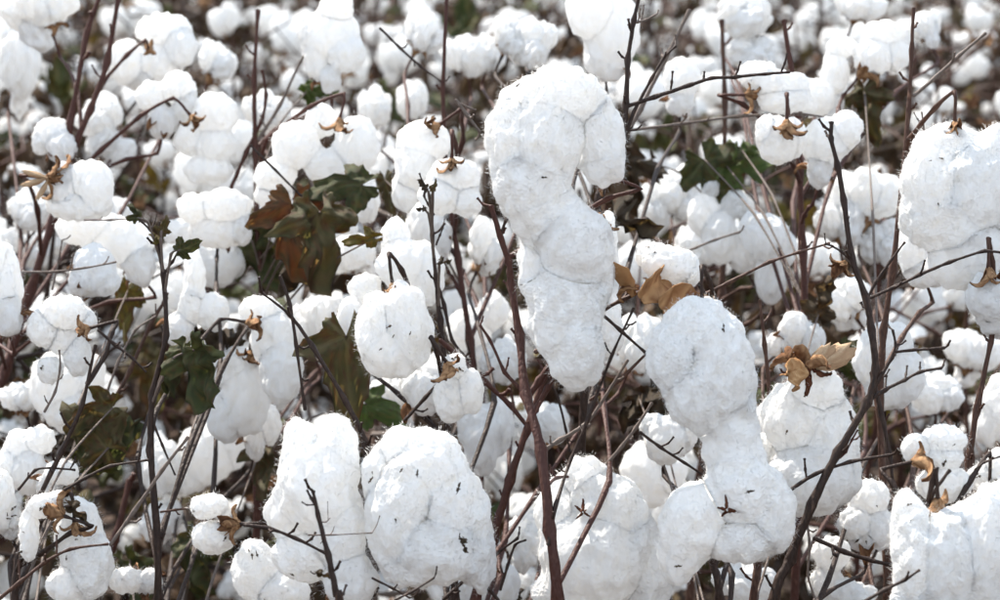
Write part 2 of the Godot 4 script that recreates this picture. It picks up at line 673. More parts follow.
func plant(label: String, d: float, stem: Array, r0: float, bark := "bark", called := "cotton_plant") -> Dictionary:
	var w := []
	for p in stem:
		w.append(P(p[0], p[1], p[2] if p.size() > 2 else d))
	var low: Vector3 = w[0]
	var lean: Vector3 = (w[0] - w[1]).normalized()
	var root := Vector3(low.x + lean.x * 0.25 * low.y, 0, low.z + lean.z * 0.1)
	var t := thing(called, label, "cotton plant", root, "cotton plants in the front rows")
	var pts := [root + Vector3(0, -0.02, 0), root.lerp(low, 0.35) + Vector3(0.008, 0, 0.004), root.lerp(low, 0.7) + Vector3(-0.006, 0, 0)]
	pts.append_array(w)
	var rad := []
	var local := []
	var rr := r0 * K * d
	for i in pts.size():
		var u := float(i) / (pts.size() - 1)
		rad.append(lerpf(maxf(rr * 1.05, 0.004), rr * 0.4, u))
		local.append(pts[i] - root)
	part("stem", tube_mesh(local, rad, 9, 5, int(stem[0][0])), M[bark], t)
	var pl := {"node": t, "d": d, "bark": bark}
	spurs(pl, w, 0.0011, int(stem[0][0] * 3 + 11), bark)
	return {"node": t, "d": d, "bark": bark, "path": smooth_path(pts, rad, 6)[0]}

# a boll read lobe by lobe: lobes [x, y, rx, ry, angle, towards the camera], bur [x, y, axis x, axis y, size] or []
func boll(pl: Dictionary, d: float, k: float, lobes: Array, bur: Array, seed_: int, link := true) -> Node3D:
	var c := Vector2.ZERO
	for l in lobes:
		c += Vector2(l[0], l[1])
	c /= lobes.size()
	var s := K * d
	var r := RandomNumberGenerator.new()
	r.seed = seed_
	var at := P(c.x, c.y, d)
	var ls := []
	var lv := []
	var frame := Basis(Vector3.RIGHT, upv, -fwd)
	for l in lobes:
		var rx: float = maxf(l[2] - k * 0.16, l[2] * 0.7) * s
		var ry: float = maxf(l[3] - k * 0.16, l[3] * 0.7) * s
		var ang := deg_to_rad(l[4] if l.size() > 4 else 0.0)
		var dz: float = l[5] if l.size() > 5 else r.randf_range(-0.35, 0.35) * minf(l[2], l[3])
		var rz := lerpf(minf(rx, ry), (rx + ry) * 0.5, 0.4) * 0.95
		ls.append([off((l[0] - c.x) * s, (l[1] - c.y) * s, dz * s), Vector3(rx, ry, rz), frame * Basis(Vector3(0, 0, 1), -ang)])
		lv.append((5 if maxf(l[2], l[3]) > 32 and d < 2.1 else 4) if maxf(l[2], l[3]) > 13 else 3)
	var b := Node3D.new()
	b.name = "cotton_boll"
	pl.node.add_child(b, true)
	b.position = at - pl.node.position
	for m in make_locks(ls, k * s, lv, seed_, 1.5 if d < 2.15 else 0.5, 1.25):
		part("lock", m, null, b)
	var bp: Vector3
	var axis: Vector3
	if bur.size() > 0:
		bp = P(bur[0], bur[1], d - (bur[5] if bur.size() > 5 else 0.0))
		axis = off(bur[2], bur[3], bur[6] if bur.size() > 6 else 0.0).normalized()
	else:
		var lowest: Array = lobes[0]
		for l in lobes:
			if l[1] + l[3] > lowest[1] + lowest[3]:
				lowest = l
		bp = P(lowest[0], lowest[1] + lowest[3] * 0.55, d + lowest[2] * s * 0.75)
		axis = (at - bp).normalized()
	add_carpels(b, bp - at, axis, bur[4] if bur.size() > 4 else 1.0, 5, seed_)
	if d < 2.12:
		var list := []
		for i in r.randi_range(2, 5):
			var l: Array = lobes[r.randi() % lobes.size()]
			var a := r.randf() * TAU
			var q := sqrt(r.randf()) * 0.7
			var rz := lerpf(minf(l[2], l[3]), (l[2] + l[3]) * 0.5, 0.4) * 0.95
			var dz: float = (l[5] if l.size() > 5 else 0.0) + rz * sqrt(1.0 - q * q) + 2.0
			var o := off((l[0] + cos(a) * q * l[2] - c.x) * s, (l[1] + sin(a) * q * l[3] - c.y) * s, dz * s)
			var sz := r.randf_range(0.002, 0.0045)
			list.append([leaves.brown[i % 3], Transform3D(Basis.from_euler(Vector3(r.randf() * 0.6, r.randf() * 0.8, r.randf() * TAU)) * Basis.from_scale(Vector3(sz * 0.45, sz, sz)), o)])
		var sp := part("leaf_specks", merge_meshes(list), null, b)
		sp.set_meta("kind", "stuff")
	if link:
		auto_branch(pl, bp, axis, seed_)
	return b

# an ordinary open boll of that width and height
func open_boll(pl: Dictionary, d: float, x: float, y: float, w: float, h: float, seed_: int) -> void:
	var r := RandomNumberGenerator.new()
	r.seed = seed_ * 31 + 7
	var pr: Dictionary = protos[r.randi() % protos.size()]
	var at := P(x, y, d)
	var sx := w * K * d / 0.068
	var sy := h * K * d / 0.062
	var rot := Basis(Vector3(1, 0, 0), r.randf_range(-0.5, 0.9)) * Basis(Vector3(0, 0, 1), r.randf_range(-0.6, 0.6)) * Basis(Vector3.UP, r.randf() * TAU)
	var b := Node3D.new()
	b.name = "cotton_boll"
	pl.node.add_child(b, true)
	b.transform = Transform3D(Basis.from_scale(Vector3(sx, sy, (sx + sy) * 0.5)) * rot, at - pl.node.position)
	for m in pr.locks:
		part("lock", m, null, b)
	for c in 5:
		part("carpel", carpels[(c + seed_) % 4], null, b, Transform3D(Basis(Vector3.UP, TAU * c / 5.0 + 0.2), Vector3(0, -0.03, 0)))
	var bp: Vector3 = at + b.transform.basis * Vector3(0, -0.03, 0)
	auto_branch(pl, bp, (at - bp).normalized(), seed_)

# a leaf whose stalk end is at x, y; size in pixels; turn: where its tip points in the picture (0 up, 90 right), tilt: how far it is turned from the camera
func leaf(pl: Dictionary, d: float, x: float, y: float, size: float, turn: float, tilt: float, tone: String, v: int, squash := 1.0, link := true) -> void:
	var s := size * 1.2 * K * d
	var at := P(x, y, d)
	var frame := Basis(Vector3.RIGHT, upv, -fwd)
	var b := frame * Basis(Vector3(0, 0, 1), -deg_to_rad(turn)) * Basis(Vector3(0, 1, 0), deg_to_rad(tilt)) * Basis.from_scale(Vector3(s * squash, s, s))
	part("leaf", leaves[tone][v % 3], null, pl.node, Transform3D(b, at - pl.node.position))
	if link:
		var s0 := stem_at(pl, at)
		branch(pl, [s0, s0.lerp(at, 0.5) + Vector3(0, 0.015, 0.004), at], 0.0011, 0.0007, "bark_grey", int(x))

# a plant like its neighbours, with a straight stem, zigzag branches and a boll at each end
func generic_plant(seed_: int, height: float, close: bool, label: String, group: String) -> Node3D:
	var r := RandomNumberGenerator.new()
	r.seed = seed_
	var t := thing("cotton_plant", label, "cotton plant", Vector3.ZERO, group)
	var bark: String = ["bark", "bark_red", "bark_dark", "bark_grey"][seed_ % 4]
	var pts := []
	var rad := []
	var x := Vector3.ZERO
	for i in 9:
		var u := i / 8.0
		pts.append(Vector3(x.x, height * u - (0.02 if i == 0 else 0.0), x.z))
		rad.append(lerpf(0.006, 0.0018, u))
		x += Vector3(r.randf_range(-1, 1), 0, r.randf_range(-1, 1)) * 0.022
	part("stem", tube_mesh(pts, rad, 7, 2, seed_), M[bark], t)
	var n := r.randi_range(11, 14)
	var turn := r.randf() * TAU
	for i in n:
		var u := lerpf(0.3, 0.98, (i + 0.5) / n)
		var s: Vector3 = (pts[int(u * 8)] as Vector3).lerp(pts[mini(int(u * 8) + 1, 8)], fposmod(u * 8, 1.0))
		turn += 2.4 + r.randf_range(-0.4, 0.4)
		var ln := lerpf(0.27, 0.07, u) * r.randf_range(0.7, 1.2)
		var out := Vector3(cos(turn), 0, sin(turn))
		var zig := Vector3(-out.z, 0, out.x) * r.randf_range(-0.03, 0.03)
		var rise := r.randf_range(0.1, 0.6)
		var e: Vector3 = s + out * ln + Vector3(0, ln * rise, 0)
		var bp := [s, s + out * ln * 0.35 + Vector3(0, ln * rise * 0.5, 0) + zig, s + out * ln * 0.7 + Vector3(0, ln * rise * 0.75, 0) - zig, e]
		part("branch", tube_mesh(bp, [0.0024, 0.002, 0.0017, 0.0013], 5, 2, i), M[bark], t)
		var spots := [e]
		if ln > 0.13 and r.randf() < 0.3:
			spots.append(bp[2])
		for q in spots:
			var chance := r.randf()
			if chance < 0.22:
				continue
			if chance < 0.4:
				var bd := Node3D.new()
				bd.name = "dried_bur"
				t.add_child(bd, true)
				bd.position = q
				add_carpels(bd, Vector3.ZERO, Vector3(out.x, 0.6, out.z), 0.95, 4, i)
				continue
			var pr: Dictionary = protos[r.randi() % protos.size()]
			var sc := r.randf_range(0.55, 1.04)
			var hang := r.randf_range(-0.7, 0.7) if r.randf() < 0.75 else r.randf_range(1.4, 2.6)
			var tilt_axis := Vector3(-out.z, 0, out.x)
			var bas := Basis(tilt_axis.normalized(), -hang) * Basis(Vector3.UP, r.randf() * TAU) * Basis.from_scale(Vector3(sc, sc * r.randf_range(0.9, 1.25), sc))
			var at: Vector3 = q - bas * Vector3(0, -0.032, 0)
			if close:
				var b := Node3D.new()
				b.name = "cotton_boll"
				t.add_child(b, true)
				b.transform = Transform3D(bas, at)
				for m in pr.locks:
					part("lock", m, null, b)
				for c in 5:
					part("carpel", carpels[c % 4], null, b, Transform3D(Basis(Vector3.UP, TAU * c / 5.0), Vector3(0, -0.03, 0)))
			else:
				part("cotton_boll", pr.merged, null, t, Transform3D(bas, at))
	for i in 7:
		var s := Vector3(pts[4].x, height * r.randf_range(0.35, 0.95), pts[4].z)
		var a := r.randf() * TAU
		var out := Vector3(cos(a), r.randf_range(0.2, 1.1), sin(a)) * r.randf_range(0.1, 0.24)
		var zig := Vector3(-sin(a), 0.3, cos(a)) * r.randf_range(-0.02, 0.02)
		part("branch", tube_mesh([s, s + out * 0.4 + zig, s + out * 0.7 - zig * 0.5, s + out], [0.0018, 0.0014, 0.0011, 0.0009], 5, 2, i), M[bark], t)
	for i in r.randi_range(16, 22):
		var u := r.randf()
		var s := Vector3(pts[4].x, height * lerpf(0.12, 0.92, u), pts[4].z)
		var a := r.randf() * TAU
		var e := s + Vector3(cos(a), 0.15, sin(a)) * r.randf_range(0.05, 0.2)
		var roll := r.randf()
		var tone := "brown" if roll < 0.4 else ("tan" if roll < 0.68 else ("olive" if roll < 0.8 else ("green" if roll < 0.96 else "yellow")))
		var sz := r.randf_range(0.05, 0.085)
		part("leaf", leaves[tone][r.randi() % 3], null, t, Transform3D(Basis(Vector3.UP, r.randf() * TAU) * Basis(Vector3(1, 0, 0), r.randf_range(0.6, 2.9)) * Basis.from_scale(Vector3.ONE * sz), e))
		part("branch", tube_mesh([s, s.lerp(e, 0.5) + Vector3(0, 0.012, 0), e], [0.0012, 0.001, 0.0008], 5, 2, i), M[bark], t)
	return t

func fragment(d: float, x: float, y: float, size: float, turn: float, tone: String, v: int, label: String) -> void:
	var s := size * K * d
	var o := thing("leaf_fragment", label, "leaf fragment", P(x, y, d), "dry leaf fragments caught in the lint")
	var frame := Basis(Vector3.RIGHT, upv, -fwd)
	var b := frame * Basis(Vector3(0, 0, 1), -deg_to_rad(turn)) * Basis(Vector3(0, 1, 0), 0.6)
	part("blade", leaves[tone][v % 3], null, o, Transform3D(b * Basis.from_scale(Vector3(s * 0.55, s, s * 0.8)), Vector3.ZERO))
	part("stalk", tube_mesh([Vector3.ZERO, b * Vector3(0.1, -0.25, 0.1) * s, b * Vector3(0.05, -0.5, 0.05) * s], [s * 0.05, s * 0.045, s * 0.03], 5, 3, 1), M.bark_dark, o)

func _ready() -> void:
	# ------------------------------------------------------------ camera, sky, sun, exposure
	var cam := Camera3D.new()
	cam.name = "camera"
	cam.far = 200.0
	cam.near = 0.05
	add_child(cam)
	cam.position = cam_pos
	cam.rotation = Vector3(-PITCH, 0, 0)
	var ca := CameraAttributesPhysical.new()
	ca.frustum_focal_length = 106.7
	ca.frustum_focus_distance = 1.98
	ca.exposure_aperture = 12.0
	cam.attributes = ca
	cam.fov = rad_to_deg(2.0 * atan(300.0 * K))
	cam.current = true

	var we := WorldEnvironment.new()
	we.name = "environment"
	var env := Environment.new()
	env.background_mode = Environment.BG_SKY
	var sky := Sky.new()
	var sm := ProceduralSkyMaterial.new()
	sm.sky_top_color = Color(0.71, 0.775, 0.855)
	sm.sky_horizon_color = Color(0.945, 0.95, 0.955)
	sm.sky_curve = 0.2
	sm.ground_bottom_color = Color(0.2, 0.16, 0.12)
	sm.ground_horizon_color = Color(0.5, 0.48, 0.45)
	sm.sun_angle_max = 20.0
	sky.sky_material = sm
	env.sky = sky
	env.background_energy_multiplier = 1.05
	env.tonemap_mode = Environment.TONE_MAPPER_LINEAR
	env.tonemap_exposure = 2.2
	env.sdfgi_enabled = true
	env.ssao_enabled = true
	env.ssil_enabled = true
	we.environment = env
	add_child(we)

	var sun := DirectionalLight3D.new()
	sun.name = "sun"
	sun.light_energy = 1.6
	sun.light_color = Color(1.0, 0.965, 0.92)
	sun.light_angular_distance = 0.6
	sun.shadow_enabled = true
	add_child(sun)
	sun.look_at_from_position(Vector3(-0.5, 0.92, -0.6), Vector3.ZERO)

	# ------------------------------------------------------------ shared things
	n_low.seed = 1
	n_low.frequency = 60.0
	n_low.fractal_octaves = 2
	n_low.fractal_gain = 0.2
	n_mid.seed = 2
	n_mid.frequency = 150.0
	n_mid.fractal_octaves = 3
	n_fine.seed = 3
	n_fine.frequency = 480.0
	n_fine.fractal_octaves = 2
	make_materials()
	make_protos()
	build_ground()
	build_front()
	build_rows()
	build_fragments()

func build_ground() -> void:
	var st := SurfaceTool.new()
	st.begin(Mesh.PRIMITIVE_TRIANGLES)
	var xs := []
	for i in 61:
		var u := i / 60.0 * 2.0 - 1.0
		xs.append(signf(u) * (4.0 * absf(u) + 96.0 * pow(absf(u), 5.0)))
	for a in xs:
		for b in xs:
			var y := 0.0
			if absf(a) < 12 and absf(b) < 12:
				y = 0.03 * sin(a * TAU / 0.9) + 0.02 * n_low.get_noise_3dv(Vector3(a, 0, b) * 0.05)
			st.add_vertex(Vector3(a, y - 0.02, b - 4.0))
	for i in 60:
		for j in 60:
			var q := i * 61 + j
			for v in [q, q + 61, q + 1, q + 1, q + 61, q + 62]:
				st.add_index(v)
	st.generate_normals()
	var g := part("ground", st.commit(), M.soil, self)
	g.set_meta("kind", "structure")
	g.set_meta("label", "brown soil under the cotton plants")
	# fallen leaves between the plants
	var mm := MultiMesh.new()
	mm.transform_format = MultiMesh.TRANSFORM_3D
	mm.mesh = leaves.tan[1]
	var r := RandomNumberGenerator.new()
	r.seed = 5
	mm.instance_count = 9000
	for i in 9000:
		var s := r.randf_range(0.025, 0.075)
		var b := Basis(Vector3.UP, r.randf() * TAU) * Basis(Vector3(1, 0, 0), -PI / 2 + r.randf_range(-0.7, 0.7)) * Basis(Vector3(0, 1, 0), r.randf_range(-0.5, 0.5)) * Basis.from_scale(Vector3.ONE * s)
		var x := r.randf_range(-3.2, 3.2)
		mm.set_instance_transform(i, Transform3D(b, Vector3(x, 0.012 + 0.03 * sin(x * TAU / 0.9), -r.randf_range(0.8, 10.5))))
	var o := MultiMeshInstance3D.new()
	o.name = "leaf_litter"
	o.multimesh = mm
	add_child(o)
	o.set_meta("kind", "stuff")
	o.set_meta("label", "dry tan leaves fallen on the soil between the plants")
	o.set_meta("category", "leaf litter")

func build_front() -> void:
	var p: Dictionary
	# --- the plant in the middle, with the long hanging boll
	p = plant("cotton plant with tall triple hanging boll on thick reddish brown forked stem", 1.93, [[558, 610, 1.865], [550, 530, 1.865], [541, 450, 1.88], [526, 395, 1.9], [519, 335, 1.92], [511, 285], [509, 262], [500, 236], [491, 206]], 6.2, "bark_red")
	var b := boll(p, 1.9, 15, [[562, 97, 42, 33], [597, 133, 29, 46, -12, -8], [525, 98, 25, 20], [513, 140, 30, 42, 0, 4], [548, 140, 36, 46, 0, 12], [530, 185, 40, 36, 0, 8], [604, 165, 22, 24, 0, -4], [545, 212, 38, 30, 0, 6], [576, 245, 39, 44, -8, 8], [545, 228, 28, 24], [536, 268, 20, 29, -20, -4], [563, 288, 40, 26, 0, 2], [592, 275, 25, 34], [568, 308, 38, 34, 0, 4], [562, 330, 32, 28, 0, 6], [574, 352, 31, 34, 0, 6], [579, 374, 20, 18], [548, 322, 20, 20]], [612, 178, -0.8, -0.3, 0.8, -0.02], 11)
	add_carpels(b, P(602, 214, 1.9) - b.position - p.node.position, Vector3(-0.3, -0.9, 0.2), 0.8, 5, 3)
	boll(p, 2.06, 10, [[608, 255, 12, 45, 0, 0], [602, 330, 22, 34], [598, 300, 20, 30]], [], 14)
	boll(p, 1.96, 16, [[585, 478, 24, 24], [562, 518, 29, 42], [610, 508, 42, 36, 32, 4], [592, 560, 52, 52, 0, 10], [640, 556, 28, 46, -14], [572, 594, 42, 26], [648, 596, 22, 24]], [583, 512, 0.1, 0.2, -0.52, 0.033, -1.0], 15, false)
	twig(p, [[544, 490, 1.875], [556, 478, 1.93], [580, 476, 1.97]], 2.4, 1.8)
	twig(p, [[535, 352], [570, 333], [600, 312], [622, 300], [642, 291]], 3.4, 2.6, "bark")
	twig(p, [[500, 238], [506, 220], [514, 213], [524, 214]], 2.2, 1.4, "bark_dark")
	twig(p, [[526, 395], [505, 372], [490, 340], [480, 325]], 2.6, 1.6)
	twig(p, [[541, 452], [560, 440], [585, 425], [600, 405], [628, 360]], 3.0, 1.8, "bark_grey")
	twig(p, [[548, 545, 1.86], [556, 505, 1.87], [570, 462], [588, 420], [612, 355], [634, 308]], 2.6, 1.5, "bark_dark", 1.9)
	twig(p, [[527, 398], [540, 380], [552, 362]], 5.0, 4.0, "bark_red")
	twig(p, [[534, 412], [548, 388], [556, 372]], 3.5, 3.0, "bark_red")
	# bur boll on the branch
	b = boll(p, 1.93, 8, [[670, 265, 28, 20, 0, 2], [652, 256, 17, 15, 0, -4], [688, 272, 14, 16]], [648, 290, 0.55, -0.8, 0.6, -0.01, -0.3], 16, false)
	for c in [[636, 296, -12, 180, 1.75, 0, 0.004, 1], [640, 298, 66, 110, 1.5, 1, 0.022, 1], [660, 306, 76, 75, 1.7, 0, 0.024, 1], [640, 288, -60, 150, 0.8, 3, 0.016], [688, 304, 45, 20, 0.9, 0, 0.0, 1]]:
		carpel_at(b, p, 1.92 - c[6], c)

	# --- leaning stems behind the middle plant
	p = plant("dark reddish stem leaning right across the middle plant, bolls low and behind", 2.12, [[474, 610], [492, 540], [510, 480], [527, 430], [546, 372], [560, 335]], 6.0, "bark_red")
	boll(p, 2.3, 10, [[482, 440, 20, 36], [500, 425, 16, 30], [470, 425, 14, 22]], [], 21)
	boll(p, 2.25, 10, [[485, 560, 22, 30], [500, 585, 22, 24], [470, 590, 20, 22]], [], 22)
	open_boll(p, 2.35, 525, 545, 50, 60, 23)
	open_boll(p, 2.4, 505, 365, 50, 50, 24)
	open_boll(p, 2.3, 640, 345, 52, 66, 25)
	open_boll(p, 2.4, 545, 430, 46, 46, 26)
	twig(p, [[443, 600], [470, 575], [495, 555], [518, 538]], 2.6, 1.6, "bark_dark")
	twig(p, [[440, 340], [462, 360], [485, 382], [510, 405], [530, 430]], 3.6, 3.0)
	twig(p, [[405, 420], [425, 398], [448, 372], [470, 352]], 2.4, 1.5, "bark_dark")
	twig(p, [[500, 590], [508, 565], [515, 545], [526, 540]], 2.0, 1.4, "bark_dark")
	twig(p, [[546, 372], [558, 398], [566, 430], [570, 452]], 2.0, 1.2, "bark_dark")
	leaf(p, 2.3, 505, 590, 40, -20, 40, "brown", 1)
	leaf(p, 2.3, 455, 590, 45, 60, 30, "brown", 2)

	# --- upper middle: dark forked stems
	p = plant("bare dark forked stem tops with thin side twig standing behind tall boll", 2.08, [[596, 222], [600, 195], [612, 160], [624, 130], [626, 105], [628, 60], [634, 20], [641, -12]], 4.2, "bark_dark")
	twig(p, [[625, 107], [655, 97], [690, 85], [712, 78], [735, 77], [765, 74], [790, 72]], 2.8, 1.8, "bark_dark")
	twig(p, [[622, 148], [634, 112], [652, 78], [664, 58], [676, 46]], 2.4, 1.6, "bark_dark")
	twig(p, [[628, 25], [638, 22], [646, 20], [655, 15]], 1.6, 1.4, "bark_grey")
	twig(p, [[600, 190], [618, 152], [640, 110], [665, 60], [690, 10]], 3.4, 2.4, "bark_grey", 2.3)
	boll(p, 2.4, 12, [[612, 30, 30, 45], [590, 12, 26, 30], [605, 62, 20, 22]], [], 31)
	open_boll(p, 2.6, 530, 42, 48, 48, 32)
	open_boll(p, 2.6, 508, 38, 34, 40, 33)
	boll(p, 2.5, 8, [[682, 78, 19, 22], [680, 104, 15, 14]], [], 34)
	leaf(p, 2.25, 612, 215, 42, 120, 30, "brown", 1)

	# --- right of the middle: two big soft bolls one over the other
	p = plant("cotton plant with big rounded boll hanging above a wide drooping one", 1.96, [[720, 612], [713, 560], [708, 500], [712, 460], [706, 410], [716, 350], [705, 296], [690, 270]], 4.0, "bark_dark")
	b = boll(p, 1.87, 16, [[698, 328, 37, 34, 0, 0], [674, 358, 30, 36], [720, 365, 35, 50, 0, 8], [700, 394, 36, 40, 0, 4], [743, 398, 14, 36], [727, 420, 28, 30], [730, 444, 30, 30], [736, 458, 28, 30], [690, 524, 33, 40, 0, 4], [678, 558, 22, 30], [742, 490, 38, 38, 0, 4], [772, 512, 28, 42, 0, 0], [740, 540, 36, 26, 0, 6], [705, 510, 28, 26]], [702, 298, 0, 1, 0.45, 0.0], 41)
	add_carpels(b, P(727, 510, 1.838) - b.position - p.node.position, Vector3(0.15, -0.3, -1), -0.7, 4, 1)
	boll(p, 2.15, 10, [[665, 440, 22, 26], [684, 432, 16, 20], [650, 425, 12, 14]], [], 43)
	boll(p, 2.4, 10, [[650, 475, 30, 36], [668, 470, 20, 26]], [], 44)
	boll(p, 2.02, 8, [[762, 452, 17, 19], [782, 462, 18, 24]], [], 45)
	open_boll(p, 2.2, 745, 586, 60, 40, 46)
	twig(p, [[640, 432], [660, 447], [685, 463], [708, 478]], 2.0, 1.6, "bark_dark")
	twig(p, [[602, 470], [622, 446], [636, 428], [652, 403]], 2.4, 1.8, "bark_grey")
	twig(p, [[712, 478], [722, 500], [728, 515]], 1.0, 0.8, "bark")
	twig(p, [[700, 297], [730, 282], [770, 262], [800, 252], [830, 243]], 2.4, 1.5, "bark")
	twig(p, [[600, 312], [620, 330], [645, 352], [668, 372]], 2.2, 1.4, "bark_dark", 2.0)
	twig(p, [[590, 400], [620, 380], [650, 350], [668, 335]], 2.4, 1.4, "bark", 2.05)
	leaf(p, 2.25, 640, 400, 42, 140, 30, "brown", 0)
	leaf(p, 2.3, 655, 395, 38, -120, 40, "brown", 1)

	# --- the boll under the brown star bur
	p = plant("cotton plant with long boll hanging from an open brown star bur", 2.04, [[752, 612], [758, 560], [765, 480], [770, 400], [765, 345], [760, 300]], 3.2, "bark")
	b = boll(p, 1.99, 14, [[815, 388, 29, 26], [798, 418, 36, 40], [830, 440, 32, 46], [810, 480, 46, 38], [846, 470, 17, 32]], [808, 366, 0.1, 0.9, -1.1, 0.02, -0.3], 51, false)
	for c in [[806, 372, -68, 250, 1.0, 0, 0.016, 1], [806, 366, -38, 160, 1.2, 1, 0.0], [806, 366, -5, 230, 1.1, 3, -0.008], [808, 372, -108, 250, 0.95, 1, 0.018, 1], [806, 368, 50, 300, 1.0, 1, 0.004]]:
		carpel_at(b, p, 1.975 - c[6], c)
	add_bracts(p, 1.97, 808, 370, [[66, 1.15], [48, 0.8]])
	auto_branch(p, P(803, 366, 2.01), Vector3(0.6, 0.6, 0), 5)
	boll(p, 2.1, 8, [[770, 425, 20, 24], [780, 405, 14, 14]], [], 52)
	boll(p, 2.35, 8, [[795, 328, 16, 18], [780, 345, 14, 14], [812, 340, 14, 18]], [], 53)
	open_boll(p, 2.4, 850, 300, 52, 42, 54)
	leaf(p, 2.3, 818, 315, 34, 20, 30, "tan", 0)
	leaf(p, 2.3, 842, 350, 34, 150, 20, "green", 0)

	# --- right: thin dark stem with the long branch
	p = plant("cotton plant with slender dark stem kinked twice and bare branching tips", 1.9, [[772, 612], [790, 560], [812, 505], [838, 452], [868, 402], [876, 370], [872, 330], [866, 298], [852, 258], [844, 200], [838, 165], [831, 138], [832, 122]], 5.0, "bark_dark")
	twig(p, [[868, 299], [895, 287], [920, 275], [950, 262], [985, 251], [1010, 254]], 2.3, 1.8, "bark_dark")
	twig(p, [[868, 402], [885, 390], [905, 380], [920, 372], [942, 368]], 2.6, 1.8, "bark_dark")
	twig(p, [[868, 402], [880, 378], [892, 358], [896, 345], [893, 330]], 2.4, 1.6, "bark_dark")
	twig(p, [[896, 352], [915, 350], [945, 348]], 2.0, 1.8, "bark_dark")
	twig(p, [[788, 492], [815, 474], [850, 462], [890, 455]], 2.6, 2.0, "bark_dark")
	twig(p, [[806, 515], [810, 545], [808, 575], [815, 598]], 1.8, 1.5, "bark_grey")
	twig(p, [[814, 538], [845, 552], [870, 560], [895, 566]], 3.0, 2.6, "bark_dark")
	twig(p, [[868, 298], [876, 282], [890, 262], [905, 242]], 2.0, 1.4, "bark_dark", 1.98)
	twig(p, [[840, 458], [846, 452], [852, 440], [858, 430]], 1.6, 1.2, "bark_red")
	twig(p, [[852, 262], [842, 252], [832, 246], [826, 244]], 1.6, 1.2, "bark_dark")
	closed_bur(p, 1.9, 846, 262, 14)
	boll(p, 2.2, 10, [[888, 342, 26, 22], [902, 375, 24, 32], [885, 392, 20, 20], [870, 360, 18, 26]], [], 61)
	boll(p, 2.06, 6, [[870, 498, 22, 19], [855, 524, 18, 18], [880, 530, 20, 22], [866, 540, 16, 14]], [], 62)
	boll(p, 2.1, 8, [[832, 553, 20, 18], [828, 582, 18, 18]], [], 63)
	open_boll(p, 2.1, 850, 598, 54, 34, 64)
	twig(p, [[872, 372], [882, 415], [890, 455], [894, 490]], 3.2, 2.0, "bark_dark", 1.98)

	# --- right edge
	p = plant("cotton plant with one huge white boll beside straight brown stem", 2.1, [[888, 610], [884, 500], [880, 400], [884, 330], [893, 270], [903, 180], [909, 110], [912, 50], [914, 8]], 4.2, "bark")
	boll(p, 2.02, 16, [[950, 150, 36, 30], [932, 185, 33, 42, 0, 4], [972, 190, 36, 46, 0, 6], [948, 222, 42, 32, 0, 2], [996, 180, 24, 58], [956, 262, 30, 30], [915, 222, 18, 18], [980, 250, 28, 30]], [955, 121, 0, 1, 0.75, 0.01], 71)
	boll(p, 2.15, 8, [[912, 248, 18, 26], [926, 272, 22, 18]], [], 72)
	twig(p, [[914, 96], [935, 78], [960, 55], [986, 33]], 2.4, 1.8, "bark_grey")
	twig(p, [[910, 158], [918, 148], [924, 130], [922, 112]], 1.5, 1.0, "bark_grey")
	open_boll(p, 2.6, 865, 205, 62, 62, 73)
	open_boll(p, 2.6, 882, 245, 44, 52, 74)
	open_boll(p, 2.6, 836, 222, 40, 50, 75)
	open_boll(p, 2.75, 970, 355, 56, 44, 76)
	open_boll(p, 2.5, 938, 395, 58, 40, 77)
	leaf(p, 2.5, 865, 92, 46, 175, 25, "olive", 1)
	p = plant("short snapped brown stem carrying a round boll beside the huge one", 2.0, [[968, 612], [966, 540], [970, 460], [977, 410], [991, 343]], 6.0, "bark")
	boll(p, 2.0, 10, [[990, 296, 26, 27], [998, 318, 20, 22], [1010, 300, 20, 26]], [989, 268, 0, 1, 0.9, 0.02], 78)
	boll(p, 2.25, 10, [[992, 420, 20, 30], [1005, 400, 24, 30]], [], 79)

	# --- lower right: big soft mass close to the lens
	p = plant("low cotton plant with wide spread soft bolls around a tan carpel", 1.83, [[940, 640], [932, 600], [925, 550], [930, 500], [950, 470]], 4.0, "bark_dark")
	boll(p, 1.81, 17, [[909, 520, 18, 34], [914, 560, 24, 46], [945, 560, 34, 50, 0, 4], [930, 602, 40, 24], [985, 545, 32, 56, 0, 4], [1002, 512, 26, 36], [972, 590, 36, 30], [962, 535, 24, 28]], [938, 498, 0.1, 0.95, 0.9, -0.004, -0.3], 81)
	boll(p, 1.9, 8, [[985, 478, 18, 16], [1004, 470, 22, 24]], [990, 484, 0, 1, 0.6, 0.01], 82)
	boll(p, 1.88, 7, [[945, 440, 24, 16], [944, 458, 22, 12], [945, 484, 29, 20], [915, 448, 14, 16]], [912, 462, 0.8, -0.2, 0.9, 0.02], 83)
	twig(p, [[860, 604], [885, 590], [905, 580], [920, 570]], 2.4, 1.8, "bark_dark", 1.74)
	twig(p, [[975, 470], [985, 462], [1005, 455]], 1.8, 1.4, "bark_dark", 1.8)

	# --- upper right middle distance
	p = plant("cotton plant with bolls clustered around two brown burs on thin grey twig", 2.35, [[804, 420], [806, 330], [803, 250], [800, 170], [798, 110], [790, 60], [784, 20]], 5.0, "bark_red")
	boll(p, 2.3, 8, [[778, 84, 34, 14], [758, 74, 22, 14], [785, 100, 30, 15]], [745, 95, 1, 0, 0.8, 0.01], 91)
	boll(p, 2.25, 8, [[779, 140, 23, 25], [795, 138, 14, 20], [766, 130, 12, 16]], [787, 120, 0, 1, 0.9, 0.02], 92)
	boll(p, 2.3, 8, [[826, 142, 25, 26], [820, 170, 14, 20], [845, 130, 18, 20]], [], 93)
